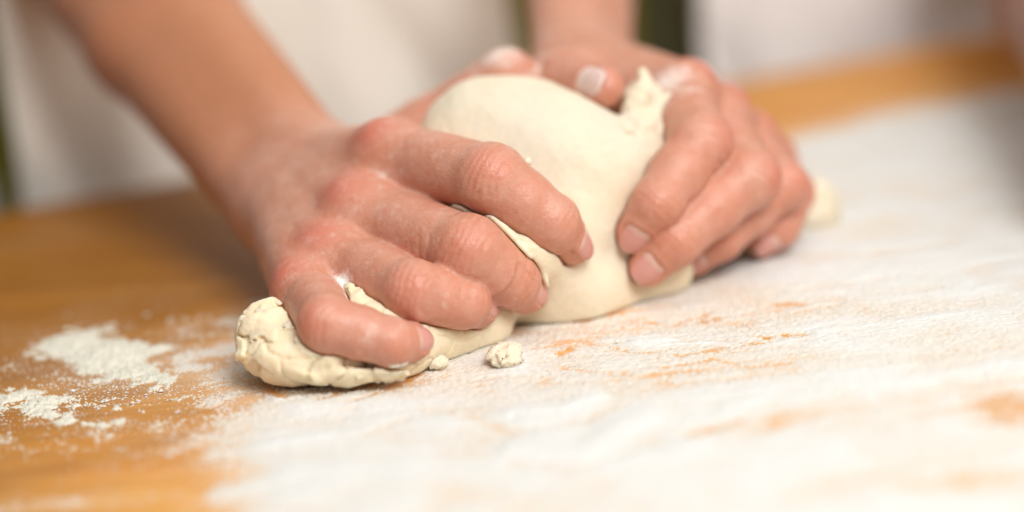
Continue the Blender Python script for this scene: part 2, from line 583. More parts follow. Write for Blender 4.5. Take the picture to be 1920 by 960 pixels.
    # left of the dough: loose drifts on bare wood
    drift = (stroke(x, y, [(340, 672), (400, 660), (452, 652)], 7, 0.62) + stroke(x, y, [(345, 690), (378, 690)], 4, 0.8) + blob(x, y, 420, 720, 18, 16, 0.3)
             + blob(x, y, 335, 620, 6, 8, 0.5) + stroke(x, y, [(160, 796), (230, 790)], 3, 0.6) + blob(x, y, 70, 950, 30, 7, 0.75) + stroke(x, y, [(240, 830), (330, 800)], 6, 0.2))
    a += drift
    soft = sstep(-18, 28, left + 9 * fbm(p / 14.0, 4, 66)) * sstep(-26, 12, far)
    dust = 0.02 + 0.74 * soft + drift * 0.35 + 0.25 * blob(x, y, 240, 690, 40, 30) + 0.05 * blob(x, y, 300, 790, 70, 30)
    dust = dust - 0.55 * np.clip(marks, 0, 1) - 0.25 * rubm * (0.5 + st) - 0.22 * (blob(x, y, 1900, 760, 24, 30) + blob(x, y, 1800, 900, 28, 16)) + 0.14 * fbm(p / 16.0, 3, 61) * soft
    dust = dust + 0.35 * blob(x, y, 470, 690, 30, 30)
    dust = dust + 0.09 * np.clip(fbm(p / 30.0, 4, 67), 0, 1)
    dust = np.clip(dust, 0, 0.92)
    return a, dust


def table_top():
    # worktop in edge coordinates: t along, n towards the camera
    ts = np.arange(-420, 1000, 4.0); ns = np.concatenate([np.arange(0, 420, 3.0), np.arange(420, 700, 12.0)])
    tt, nn = np.meshgrid(ts, ns, indexing='ij')
    xy = E0[None, :] + ET[None, :] * tt.reshape(-1, 1) - EN[None, :] * nn.reshape(-1, 1)
    _, dust = flour_cover(xy[:, 0], xy[:, 1])
    xw = xy[:, 0] - 0.55 * xy[:, 1]                       # paler to the right and front, part wood tone, part painted light falloff
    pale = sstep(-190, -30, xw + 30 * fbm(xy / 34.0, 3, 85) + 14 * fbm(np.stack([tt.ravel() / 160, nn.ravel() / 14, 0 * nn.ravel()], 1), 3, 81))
    a, b = tt.shape
    idx = np.arange(a * b).reshape(a, b)
    quads = np.stack([idx[:-1, :-1], idx[:-1, 1:], idx[1:, 1:], idx[1:, :-1]], -1).reshape(-1, 4)
    v = xy.copy(); v[:, 2] = 0
    # rounded rim and underside
    loop = np.concatenate([idx[:, 0], idx[-1, 1:], idx[-2::-1, -1], idx[0, -2:0:-1]])
    cen = v[loop].mean(0); rings = [loop]
    V = [v]; D = [dust]; Q = [pale]; F = [quads]; base = len(v)
    for inset, dz in ((-2.0, -0.7), (-3.5, -2.2), (-4.0, -4.5), (-4.0, -40.0)):
        pp = v[loop] - cen; r = np.linalg.norm(pp, axis=1, keepdims=True)
        nv = v[loop] + pp / r * (-inset); nv[:, 2] = dz
        V.append(nv); D.append(dust[loop] * 0); Q.append(pale[loop])
        ring = np.arange(base, base + len(loop)); base += len(loop)
        prev = rings[-1]
        F.append(np.stack([prev, np.roll(prev, -1), np.roll(ring, -1), ring], 1)); rings.append(ring)
    V = np.concatenate(V); D = np.concatenate(D); F = np.concatenate(F)
    n0 = F[0]; nrm = np.cross(V[n0[1]] - V[n0[0]], V[n0[2]] - V[n0[0]])
    if nrm[2] < 0: F = F[:, ::-1]
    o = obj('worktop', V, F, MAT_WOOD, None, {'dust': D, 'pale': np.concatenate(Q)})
    tag(o, 'honey brown wooden worktop dusted with flour under the kneading hands', 'table')


table_top()


def flour_layer():
    xs = np.arange(-250, 380, 0.62)
    ys = np.concatenate([np.arange(-185, -75, 1.1), np.arange(-75, 70, 0.5), np.arange(70, 160, 1.0), np.arange(160, 480, 2.0)])
    X, Y = np.meshgrid(xs, ys, indexing='ij')
    x, y = X.ravel(), Y.ravel()
    inside = ((E0[0] - x) * EN[0] + (E0[1] - y) * EN[1]) > 6
    a, _ = flour_cover(x, y)
    g = rng.normal(0, 1, len(x))
    p = np.stack([x, y, 0 * x], 1)
    grain = 0.52 * g * (0.25 + 0.75 * np.exp(-((a + 0.05) / 0.45) ** 2)) + 0.22 * vnoise(p / 1.1, 71)
    z = np.clip(a, -1.5, 1.1)
    z = np.where(z > 0.5, 0.5 + (z - 0.5) * 1.6, z) * 1.0 + grain * 0.62 + 0.06
    m, n = X.shape
    idx = np.arange(m * n).reshape(m, n)
    f = np.stack([idx[:-1, :-1], idx[1:, :-1], idx[1:, 1:], idx[:-1, 1:]], -1).reshape(-1, 4)
    zf = z[f]
    keep = (zf.max(1) > 0.02) & inside[f].all(1)
    f = f[keep]
    z = np.maximum(z, -0.8)
    used = np.unique(f); remap = np.full(m * n, -1); remap[used] = np.arange(len(used))
    v = np.stack([x, y, z], 1)[used]
    thin = 0.62 * (1 - sstep(0.0, 0.80, a + 0.10 * fbm(p / 9.0, 3, 75)))
    o = obj('flour_layer', v, remap[f], MAT_FLOUR, None, {'thin': thin[used]})
    tag(o, 'white flour spread over the worktop and streaked by hands', 'flour', kind='stuff')


flour_layer()


def flour_heap(label, blobs, seed):
    pts = np.array([T(b[0], b[1]) for b in blobs])
    lo, hi = pts.min(0) - 22, pts.max(0) + 22
    xs, ys = np.arange(lo[0], hi[0], 0.55), np.arange(lo[1], hi[1], 0.55)
    X, Y = np.meshgrid(xs, ys, indexing='ij'); x, y = X.ravel(), Y.ravel()
    p = np.stack([x, y, 0 * x], 1)
    h = -0.9 + 0 * x
    for (px, py, rx, ry, a) in blobs: h = h + blob(x, y, px, py, rx, ry, a)
    h = h * 0.9 + 0.65 * fbm(p / 6.0, 4, seed) + 0.4 * vnoise(p / 1.7, seed + 3) + 0.36 * rng.normal(0, 1, len(x))
    m, n = X.shape; idx = np.arange(m * n).reshape(m, n)
    f = np.stack([idx[:-1, :-1], idx[1:, :-1], idx[1:, 1:], idx[:-1, 1:]], -1).reshape(-1, 4)
    f = f[h[f].max(1) > 0.05]
    h = np.maximum(h, -0.7)
    used = np.unique(f); rm = np.full(m * n, -1); rm[used] = np.arange(len(used))
    o = obj('flour_heap', np.stack([x, y, h], 1)[used], rm[f], MAT_HEAP)
    return tag(o, label, 'flour heap', 'heaps of flour on bare wood')


flour_heap('larger loose heap of flour on bare wood left of the dough', [(150, 645, 9, 13, 2.4), (200, 672, 11, 13, 2.9), (232, 660, 8, 10, 2.0), (122, 650, 7, 11, 1.6), (266, 690, 6, 7, 1.4), (298, 712, 6, 6, 1.5), (303, 656, 4, 5, 1.4), (225, 704, 7, 7, 1.2)], 101)
flour_heap('smaller trail of flour on bare wood, nearest the left corner', [(38, 744, 6, 6, 1.9), (72, 760, 6, 6, 1.9), (92, 776, 5, 5, 1.7), (122, 790, 4, 3.5, 1.7), (165, 796, 2.4, 2.4, 1.4), (190, 798, 2.4, 2.4, 1.5), (215, 768, 2.0, 2.0, 1.7), (225, 790, 2.4, 2.4, 1.3), (145, 762, 1.8, 1.8, 1.5)], 131)


def flour_grains():
    octa = np.array([[1, 0, 0], [0, 1, 0], [-1, 0, 0], [0, -1, 0], [0, 0, 1], [0, 0, -1]], float)
    of = np.array([[0, 1, 4], [1, 2, 4], [2, 3, 4], [3, 0, 4], [1, 0, 5], [2, 1, 5], [3, 2, 5], [0, 3, 5]])
    n = 60000
    x = rng.uniform(-190, 190, n); y = rng.uniform(-150, 120, n)
    a, d = flour_cover(x, y)
    near = (blob(x, y, 250, 720, 60, 42, 0.6) + blob(x, y, 430, 740, 38, 42, 0.9) + blob(x, y, 120, 800, 60, 30, 0.5) + blob(x, y, 380, 820, 40, 30, 0.4)
            + blob(x, y, 560, 730, 40, 24, 0.5))
    prob = np.clip(near * 1.1 + np.clip(0.5 + a, 0, 0.5) * 0.5 + 0.03, 0, 1) * (0.55 + 0.9 * fbm(np.stack([x, y, 0 * x], 1) / 13.0, 3, 201))
    keep = (rng.uniform(0, 1, n) < prob) & (a < 0.3)
    x, y = x[keep][:26000], y[keep][:26000]
    r = 0.15 + 0.26 * rng.uniform(0, 1, len(x)) ** 3 + (rng.uniform(0, 1, len(x)) > 0.988) * rng.uniform(0.2, 0.8, len(x))
    sc3 = np.stack([r * rng.uniform(0.8, 1.4, len(r)), r * rng.uniform(0.8, 1.4, len(r)), r * rng.uniform(0.6, 0.9, len(r))], 1)
    ang = rng.uniform(0, 6.28, len(r)); ca, sa = np.cos(ang), np.sin(ang)
    v = octa[None] * sc3[:, None, :]
    vx = v[..., 0] * ca[:, None] - v[..., 1] * sa[:, None]; vy = v[..., 0] * sa[:, None] + v[..., 1] * ca[:, None]
    vv = np.stack([vx + x[:, None], vy + y[:, None], v[..., 2] + sc3[:, 2][:, None] * 0.85], -1).reshape(-1, 3)
    f = (of[None] + 6 * np.arange(len(r))[:, None, None]).reshape(-1, 3)
    o = obj('flour_grains', vv, f, MAT_FLOUR, smooth=False)
    tag(o, 'loose grains of flour scattered over bare wood', 'flour', kind='stuff')


flour_grains()

# ------------------------------------------------------------------ hands
FR = {'index': (12.8, 11.9, 9.8, 7.5), 'middle': (13.0, 12.0, 9.9, 7.6), 'ring': (11.8, 9.9, 9.0, 7.0), 'pinky': (10.8, 9.2, 8.2, 6.5)}
FNAMES = ('index', 'middle', 'ring', 'pinky')


def unit(v):
    return v / max(np.linalg.norm(v), 1e-9)


def make_hand(fingers, thumb, wrist, elbow, shoulder, wrist_w=19.0, thin=1.0, fat=1.0, hints=None):
    """joint places in, a dictionary of everything the field needs out"""
    H = {'r': {n: tuple(fat * x for x in FR[n]) for n in FNAMES}, 'fat': fat, 'f': {}, 'wrist': wrist, 'elbow': elbow, 'shoulder': shoulder, 'thin': thin}
    for n in FNAMES:
        H['f'][n] = [np.asarray(q, float) for q in fingers[n]]
    H['thumb'] = [np.asarray(q, float) for q in thumb]
    mcp = {n: H['f'][n][0] for n in FNAMES}
    across = unit(mcp['index'] - mcp['pinky'])
    along = unit((mcp['middle'] + mcp['ring']) / 2 - wrist)
    across = unit(across - along * (across @ along))
    dors = np.cross(along, across)
    mid = np.mean([H['f'][n][1] for n in FNAMES], 0) - np.mean([H['f'][n][3] for n in FNAMES], 0)
    if dors @ mid < 0: dors = -dors
    H['across'], H['along'], H['dors'] = across, along, dors
    H['mid'] = (wrist + np.mean([H['f'][n][1] for n in FNAMES], 0)) / 2
    H['base'] = {n: wrist + across * o * wrist_w + along * 6 for n, o in zip(FNAMES, (0.62, 0.22, -0.17, -0.46))}
    fa = unit(elbow - wrist)
    H['fx'] = unit(across - fa * (across @ fa))
    # distal frames: axis, dorsal, side
    H['tipf'] = {}
    for n in FNAMES + ('thumb',):
        q = H['thumb'] if n == 'thumb' else H['f'][n]
        a = unit(q[-1] - q[-2]); b = unit(q[-2] - q[-3])
        dd = b - a * (a @ b)
        if hints and n in hints: dd = hints[n][0] * _R + hints[n][1] * _U - hints[n][2] * _F
        dd = unit(dd - a * (a @ dd))
        H['tipf'][n] = (a, dd, np.cross(a, dd))
    return H


def finger_field(p, q, r):
    if CULL[0] is not None and too_far(q[0], q[2], 36) and too_far(q[2], q[3], 20): return None
    d = cone(p, q[0], q[1], r[0] * 0.95, r[1] * 0.94)
    d = smin(d, cone(p, q[1], q[2], r[1] * 0.95, r[2] * 0.99), 4.5)
    d = smin(d, cone(p, q[2], q[3], r[2] * 0.97, r[3]), 2.5)
    # joint swell on the dorsal side, fleshy pads on the other side
    b = unit(unit(q[1] - q[0]) - unit(q[2] - q[1]))
    d = smin(d, ball(p, q[1] + b * 1.5, r[1] * 0.87), 4)
    d = smin(d, cone(p, q[0] * 0.55 + q[1] * 0.45 - b * 1.5, q[0] * 0.25 + q[1] * 0.75 - b * 0.8, r[0] * 0.90, r[1] * 0.92), 4)
    d = smin(d, ball(p, (q[1] + q[2]) / 2, r[1] * 0.5 + r[2] * 0.47), 3)
    return d


def hand_field(p, H):
    if CULL[0] is not None and too_far(H['wrist'], H['elbow'], 70) and too_far(H['elbow'], H['shoulder'], 90) and too_far(H['mid'], H['mid'] + 1, 130): return None
    f = None
    for n in FNAMES:
        f = smin(f, finger_field(p, H['f'][n], H['r'][n]), 1.6)
    pal = None
    dn = H['dors']
    for n in FNAMES:
        k = H['f'][n][0]; b = H['base'][n]; r = H['r'][n][0]
        pal = smin(pal, cone(p, b, k - dn * 1.0, 14.0, r * 1.02), 12)
        pal = smin(pal, cone(p, b - dn * 6, k - dn * 7 - H['along'] * 8, 11.0, 10.5), 8)
    for n in FNAMES:                                                     # knuckle heads and tendons
        k = H['f'][n][0]; b = H['base'][n]; r = H['r'][n][0]
        pal = smin(pal, ball(p, k + dn * (r * 0.30), r * 0.80), 6.5)
        pal = smin(pal, cone(p, b + dn * 9.0, k + dn * (r * 0.72), 3.0, 3.2), 7)
    # webs between the finger roots
    for i in range(3):
        a, c = H['f'][FNAMES[i]], H['f'][FNAMES[i + 1]]
        b0 = (H['base'][FNAMES[i]] + H['base'][FNAMES[i + 1]]) / 2
        pal = smin(pal, cone(p, b0 + dn * 1.0, (a[0] + c[0]) / 2 - H['along'] * 9 - dn * 0.5, 12.5, 10.5), 9)
        m0 = (a[0] + c[0]) / 2; m1 = (a[0] * 0.62 + a[1] * 0.38 + c[0] * 0.62 + c[1] * 0.38) / 2
        pal = smin(pal, cone(p, m0 - dn * 4, m1 - dn * 4, 8.0, 4.5), 5)
    t = H['thumb']
    th = cone(p, t[0], t[1], 15.0, 12.0)
    th = smin(th, cone(p, t[1], t[2], 11.2, 9.8), 4)
    th = smin(th, cone(p, t[2], t[3], 9.6, 7.6), 3)
    pal = smin(pal, th, 8)
    pal = smin(pal, cone(p, (t[0] + t[1]) / 2, (H['base']['index'] + H['f']['index'][0]) / 2 - dn * 5, 12, 10), 10)
    d = smin(f, pal, 5.5)
    # forearm: two bones side by side under one skin
    w, e, x, s = H['wrist'], H['elbow'], H['fx'], H['thin']
    m = w + (e - w) * 0.42
    for sg in (-1, 1):
        d = smin(d, cone(p, w + x * sg * 10 * s, m + x * sg * 9 * s, 16.0 * s, 22.3 * s), 11)
        d = smin(d, cone(p, m + x * sg * 9 * s, e + x * sg * 8 * s, 22.3 * s, 30.0 * s), 11)
    d = smin(d, cone(p, e, H['shoulder'], 36 * s, 46 * s), 18)
    return d


right = make_hand(
    {'index': [P(740, 294, 34), P(922, 336, 0), P(1034, 416, 2), P(1070, 458, 12)],
     'middle': [P(684, 404, 24), P(878, 470, -8), P(956, 524, 0), P(984, 548, 9)],
     'ring': [P(632, 490, 14), P(776, 544, -18), P(866, 567, -11), P(894, 579, -2)],
     'pinky': [P(576, 552, 4), P(614, 606, -30), P(734, 642, -31), P(772, 642, -23)]},
    [P(695, 345, 88), P(805, 242, 84), P(950, 142, 74), P(1018, 168, 66)],
    P(556, 352, 82), P(24, -290, 280), P(20, -900, 420), fat=0.965,
    hints={'index': (0.75, 0.25, 0.6), 'middle': (0.75, 0.40, 0.75), 'ring': (0.7, 0.5, 0.75), 'pinky': (0.75, 0.40, 0.75)})
left = make_hand(
    {'index': [P(1280, 182, 68), P(1312, 268, 36), P(1232, 382, 22), P(1192, 436, 27)],
     'middle': [P(1345, 228, 78), P(1402, 334, 42), P(1266, 452, 28), P(1216, 500, 30)],
     'ring': [P(1402, 274, 92), P(1464, 348, 62), P(1350, 446, 50), P(1300, 484, 52)],
     'pinky': [P(1440, 312, 104), P(1480, 364, 80), P(1462, 426, 70), P(1428, 452, 68)]},
    [P(1110, 165, 118), P(1040, 158, 96), P(1060, 148, 66), P(1130, 162, 46)],
    P(1092, 150, 142), P(1075, -430, 330), P(1130, -1000, 430), 17.0, 0.86, 0.90, hints={'index': (0.35, 0.35, 0.9), 'middle': (0.3, 0.25, 0.9), 'ring': (0.3, 0.1, 0.9)})


def people_arms(p):
    d = smin(hand_field(p, right), None, 1)
    l = hand_field(p, left)
    if d is None: d = l
    elif l is not None: d = np.minimum(d, l) if CULL[0] is not None else smin(d, l, 1)
    # under the shirt: shoulders joined across the chest, so the figure is one body
    sr, sl = right['shoulder'], left['shoulder']
    mid = (sr + sl) / 2
    d = smin(d, cone(p, sr, mid, 46, 70), 20)
    d = smin(d, cone(p, sl, mid, 44, 70), 20)
    return d


WC, WR0, WK = P(800, 260, 70), 205.0, 70.0


def body_unwarp(q):
    v = q - WC; r = np.linalg.norm(v, axis=1)
    rr = np.where(r > WR0, WR0 + WK * (np.exp(np.maximum(r - WR0, 0) / WK) - 1), r)
    return WC + v * (rr / np.maximum(r, 1e-6))[:, None]


def nail_coords(p, H, n):
    """nail-plate coordinates: u along (-1 root .. 1 free edge), v across (-1..1), and height along the dorsal axis"""
    q = H['thumb'] if n == 'thumb' else H['f'][n]
    a, dd, sd = H['tipf'][n]
    r = 7.6 if n == 'thumb' else H['r'][n][3]
    L = r * 0.80; mid = q[-1] + a * r * 0.10
    rel = p - mid
    s = rel @ a; h = rel @ dd; t = rel @ sd
    th = np.arctan2(t, h)
    return s / L, th / 0.86, h


def skin_details(pts, H_list):
    g = grad(people_arms, pts); g /= np.maximum(np.linalg.norm(g, axis=1, keepdims=True), 1e-6)
    disp = np.zeros(len(pts)); red = np.zeros(len(pts)); flour = np.zeros(len(pts))
    for H in H_list:
        for n in FNAMES + ('thumb',):
            q = H['thumb'] if n == 'thumb' else H['f'][n]
            rr = (12, 10.5, 9.6, 7.6) if n == 'thumb' else H['r'][n]
            near = np.linalg.norm(pts - q[-1], axis=1) < 22
            i = np.flatnonzero(near)
            if len(i):
                u, v, h = nail_coords(pts[i], H, n)
                e = (np.abs(u) ** 3.2 + np.abs(v) ** 3.2) ** (1 / 3.2)
                ins = (h > 0)
                disp[i] += ins * (-0.65 * sstep(1.05, 0.85, e) + 0.38 * np.exp(-((e - 1.16) / 0.15) ** 2) * (u < 0.75))
                red[i] = np.maximum(red[i], 0.45 * np.exp(-(np.linalg.norm(pts[i] - q[-1], axis=1) / 10) ** 2))
            # creases over the joints
            joints = [(1, 0.42, (-5.2, -2.9, -0.9, 1.2, 3.4, 5.4))] + ([(2, 0.28, (-2.6, -0.6, 1.4))] if n != 'thumb' else [(2, 0.4, (-3, -1, 1.2, 3.2))])
            for j, dep, offs in joints:
                ax = unit(unit(q[j] - q[j - 1]) + (unit(q[j + 1] - q[j]) if j + 1 < len(q) else 0))
                bo = unit(unit(q[j] - q[j - 1]) - (unit(q[j + 1] - q[j]) if j + 1 < len(q) else 0))
                rel = pts - q[j]
                i = np.flatnonzero((rel ** 2).sum(1) < 20 ** 2)
                if not len(i): continue
                s = rel[i] @ ax; hh = (g[i] @ bo)
                side = np.cross(ax, bo); tt = rel[i] @ side
                wv = 0.8 * vnoise(np.stack([tt / 3.0, 0 * tt + j, 0 * tt + rr[1]], 1), 301)
                for k, o in enumerate(offs):
                    arc = o * (1 + 0.012 * tt ** 2 * 0.3) + wv
                    disp[i] -= dep * (0.6 + 0.5 * ((k * 7) % 3) / 2) * np.exp(-((s - arc) / 0.62) ** 2) * sstep(0.35, 0.75, hh)
                dk = np.linalg.norm(pts[i] - (q[j] + bo * rr[j] * 0.7), axis=1)
                red[i] = np.maximum(red[i], (0.6 if j == 1 else 0.3) * np.exp(-(dk / (7.5 if j == 1 else 6)) ** 2))
            if n != 'thumb':
                dk = np.linalg.norm(pts - (q[0] + H['dors'] * rr[0] * 0.9), axis=1)
                red = np.maximum(red, 0.95 * np.exp(-(dk / 9.5) ** 2))
            for j in range(1, len(q)):                                    # fingers a little ruddier than the arm
                rel = pts - (q[j] + q[j - 1]) / 2
                red = np.maximum(red, 0.22 * np.exp(-((rel ** 2).sum(1)) / 20 ** 2))
    disp += 0.10 * fbm(pts / 5.0, 3, 311) + 0.07 * vnoise(pts / 1.6, 317)
    for c, r, a in [(P(940, 100, 70), 12, 0.62), (P(905, 130, 70), 9, 0.42), (P(1000, 150, 62), 6, 0.5), (P(1040, 130, 82), 12, 0.7), (P(1100, 150, 40), 7, 0.75), (P(1080, 135, 60), 8, 0.5),
                    (P(1262, 165, 60), 11, 0.75), (P(1268, 215, 48), 6, 0.8), (P(1290, 190, 50), 9, 0.5), (P(642, 545, -6), 7, 0.95), (P(655, 565, -16), 5, 0.8), (P(992, 300, 2), 2.2, 1.0),
                    (P(1340, 300, 36), 6, 0.5), (P(1300, 330, 30), 8, 0.35), (P(740, 345, 20), 16, 0.34), (P(690, 640, -36), 12, 0.30), (P(840, 560, -26), 14, 0.22), (P(830, 420, -6), 14, 0.25), (P(700, 500, 0), 14, 0.25), (P(1000, 400, -8), 14, 0.16), (P(1486, 335, 72), 4, 0.9), (P(760, 605, -34), 8, 0.32), (P(1400, 380, 40), 12, 0.3), (P(790, 235, 40), 7, 0.35)]:
        flour = np.maximum(flour, a * np.exp(-((pts - c) ** 2).sum(1) / r ** 2))
    tan_shade = 0  # forearms darker than the hands: a little tan, mostly painted-in shade
    for H, k in ((right, 0.75), (left, 0.12)):
        ax = H['elbow'] - H['wrist']; L = np.linalg.norm(ax); s = (pts - H['wrist']) @ ax / L
        off = np.linalg.norm(pts - H['wrist'] - np.outer(np.clip(s, 0, L), ax / L), axis=1)
        tan_shade = np.maximum(tan_shade, k * sstep(-10, 45, s) * sstep(75, 55, off))
        hm = np.linalg.norm(pts - H['mid'], axis=1)
        flour = np.maximum(flour, 0.21 * sstep(84, 50, hm))
    return pts + g * disp[:, None], np.clip(red, 0, 1), flour, tan_shade


def make_nail(H, n, parent):
    q = H['thumb'] if n == 'thumb' else H['f'][n]
    a, dd, sd = H['tipf'][n]
    r = 7.6 if n == 'thumb' else H['r'][n][3]
    L = r * 0.80; mid = q[-1] + a * r * 0.10
    K = 15
    u, v = np.meshgrid(np.linspace(-1, 1, K), np.linspace(-1, 1, K), indexing='ij')
    uu = 0.35 * u + 0.65 * u * np.sqrt(1 - v * v / 2); vv = 0.35 * v + 0.65 * v * np.sqrt(1 - u * u / 2)
    uu, vv = uu.ravel(), vv.ravel()
    org = mid + np.outer(uu * L, a)
    dr = np.outer(np.cos(vv * 0.86), dd) + np.outer(np.sin(vv * 0.86), sd)
    lo = np.zeros(len(uu)); hi = np.full(len(uu), r * 1.9)
    if n == 'thumb': fn = lambda p: smin(cone(p, q[1], q[2], 11.2, 9.8), cone(p, q[2], q[3], 9.6, 7.6), 3)
    else: fn = lambda p: finger_field(p, q, H['r'][n])
    for _ in range(22):
        m = (lo + hi) / 2; inside = ev(fn, org + dr * m[:, None]) < 0
        lo = np.where(inside, m, lo); hi = np.where(inside, hi, m)
    rad = (lo + hi) / 2
    flat = r * (1.02 - 0.16 * np.clip(uu + 0.2, 0, 2) ** 1.6)
    rad = np.where(uu > -0.1, np.maximum(rad, flat), rad) - 0.24 - 0.25 * np.abs(vv) ** 4
    top = org + dr * rad[:, None]; bot = top - dr * 0.7
    V = np.concatenate([top, bot]); idx = np.arange(K * K).reshape(K, K)
    f = np.stack([idx[:-1, :-1], idx[1:, :-1], idx[1:, 1:], idx[:-1, 1:]], -1).reshape(-1, 4)
    rim = np.concatenate([idx[:, 0], idx[-1, 1:], idx[-2::-1, -1], idx[0, -2:0:-1]])
    sidef = np.stack([rim, rim + K * K, np.roll(rim, -1) + K * K, np.roll(rim, -1)], 1)
    F = np.concatenate([f, f[:, ::-1] + K * K, sidef])
    al = np.tile((uu + 1) / 2, 2)
    o = obj('fingernail', V, F, MAT_NAIL, parent, {'along': al, 'flour': np.full(len(V), 0.45 if n == 'thumb' else 0.0)})
    return o


def grid_sheet(fn, nu, nv):
    u, v = np.meshgrid(np.linspace(0, 1, nu), np.linspace(0, 1, nv), indexing='ij')
    V = fn(u.ravel(), v.ravel()); idx = np.arange(nu * nv).reshape(nu, nv)
    f = np.stack([idx[:-1, :-1], idx[1:, :-1], idx[1:, 1:], idx[:-1, 1:]], -1).reshape(-1, 4)
    return V, f


def apron_mesh(name, t0, t1, n0, mat, parent, seed, bulge=35.0):
    """bib apron hanging in front of a body, with a hem of folds"""
    def fn(u, v):
        t = t0 + (t1 - t0) * u; z = -420 + 900 * v
        n = n0 + bulge * (2 * u - 1) ** 2
        q = np.stack([t / 60, z / 260, 0 * t + seed], 1)
        n = n + 16 * fbm(q, 3, seed) * (1 - 0.5 * v) + 8 * fbm(np.stack([(t + z * 0.5) / 32, z / 120, 0 * t], 1), 2, seed + 5) + 0.02 * (z + 100)
        return E0[None] + np.outer(t, ET) + np.outer(n, EN) + np.outer(z, [0, 0, 1])
    V, f = grid_sheet(fn, 70, 90)
    o = obj(name, V, f, mat, parent)
    md = o.modifiers.new('thickness', 'SOLIDIFY'); md.thickness = 0.0012; md.offset = 0
    return o


def person_one():
    root = empty('person'); root.location = tuple(EP(280, 140, -900) / 1000)
    bpy.context.view_layer.update()
    inv = root.matrix_world.inverted()
    parts = []
    lo, hi = WC - 345, WC + 345
    pts, quads = mesh_field(people_arms, lo, hi, 0.85, body_unwarp, newton=1)
    pts, red, flour, tan_shade = skin_details(pts, [right, left])
    parts.append(obj('body', pts, quads, MAT_SKIN, root, {'red': red, 'flour': flour, 'tan': tan_shade}))
    for H in (right, left):
        for n in FNAMES + ('thumb',):
            parts.append(make_nail(H, n, root))
    # olive shirt: torso and sleeves over the upper arms
    ta, tb = body_t(-60, 120), body_t(1236, 120); tm = (ta + tb) / 2; hw = (tb - ta) / 2

    def shirt(p):
        c = EP(tm, 165, 40)
        fr = np.array([ET, EN, [0, 0, 1.0]])
        d = ell(p, c, fr, (hw, 105, 330))
        d = smin(d, ell(p, EP(tm, 165, 300), fr, (hw * 1.12, 115, 180)), 60)
        for H in (right, left):
            e, s = H['elbow'], H['shoulder']
            d = smin(d, cone(p, e + (s - e) * 0.3, s, 50, 60), 30)
            d = smin(d, cone(p, s, EP(tm, 165, 330), 62, 80), 40)
        return d
    v, f = mesh_field(shirt, EP(tm, 150, 0) - 620, EP(tm, 150, 0) + 620, 7.0, newton=1)
    parts.append(obj('shirt', v, f, MAT_OLIVE, root))
    parts.append(apron_mesh('apron', body_t(-6, 40), body_t(946, 50), 30, MAT_APRON, root, 3, 16))
    for o in parts: o.matrix_parent_inverse = inv
    tag(root, 'person in cream apron and olive clothes kneading the dough with both hands', 'person')


person_one()


def person_two():
    root = empty('person'); root.location = tuple(EP(body_t(1600, 150), 170, -900) / 1000)
    bpy.context.view_layer.update()
    inv = root.matrix_world.inverted()
    w0 = T(2125, 216, 44.0)
    a = unit(np.array([0.45, -0.9, 0])); b = unit(np.cross(a, [0, 0, 1.0])); up = np.array([0, 0, 1.0])
    fin = {}
    for n, off, l, dr in (('index', -24, 1.0, -5), ('middle', -3, 1.08, 0), ('ring', 17, 1.0, 4), ('pinky', 35, 0.82, 9)):
        k = w0 + a * (78 - abs(off) * 0.25) + b * off - up * 12
        fd = unit(a + b * dr * 0.02)
        fin[n] = [k, k + fd * 42 * l + up * 2, k + fd * 66 * l - up * 12, k + fd * 82 * l - up * 21]
    th = [w0 + a * 18 - b * 22 - up * 10, w0 + a * 45 - b * 48 - up * 18, w0 + a * 76 - b * 56 - up * 24, w0 + a * 94 - b * 58 - up * 30]
    el = P(1900, -205, 420)
    H = make_hand(fin, th, w0, el, el + np.array([30, 150, 260.0]))
    fld = lambda p: hand_field(p, H)
    lo = np.minimum(w0, el) - np.array([130, 150, 60]); hi = np.maximum(w0, el) + np.array([150, 230, 330])
    v, f = mesh_field(fld, lo, hi, 2.6, newton=1)
    parts = [obj('body', v, f, MAT_SKIN2, root, {'red': np.zeros(len(v)), 'flour': np.zeros(len(v))})]
    for n in FNAMES + ('thumb',): parts.append(make_nail(H, n, root))
    ta, tb = body_t(1236, 130), body_t(2260, 130); tm = (ta + tb) / 2; hw = (tb - ta) / 2

    def shirt(p):
        fr = np.array([ET, EN, [0, 0, 1.0]])
        d = ell(p, EP(tm, 190, 40), fr, (hw, 110, 330))
        d = smin(d, ell(p, EP(tm, 190, 300), fr, (hw * 1.1, 115, 180)), 60)
        d = smin(d, cone(p, H['elbow'] + (H['shoulder'] - H['elbow']) * 0.35, H['shoulder'], 50, 60), 30)
        d = smin(d, cone(p, H['shoulder'], EP(tm, 190, 330), 60, 80), 40)
        return d
    v, f = mesh_field(shirt, EP(tm, 190, 0) - 620, EP(tm, 190, 0) + 620, 8.0, newton=1)
    parts.append(obj('shirt', v, f, MAT_OLIVE2, root))
    parts.append(apron_mesh('apron', body_t(1330, 60), body_t(2150, 60), 62, MAT_APRON2, root, 13, 14))
    for o in parts: o.matrix_parent_inverse = inv
    tag(root, 'second person in white apron leaning one bare arm on the worktop', 'person')


person_two()


# ------------------------------------------------------------------ dough
def cf(c):
    return P(*c)


CAMFR = np.array([_R, _U, _F])


def leaf(p, c, size, ang, tilt=0.0):
    """flat torn flap of dough; ang turns it in the view plane, tilt about its long side"""
    ca, sa, ct, st = math.cos(ang), math.sin(ang), math.cos(tilt), math.sin(tilt)
    ex = _R * ca + _U * sa; ey = (-_R * sa + _U * ca) * ct + _F * st
    return ell(p, cf(c), np.array([ex, ey, np.cross(ex, ey)]), size)


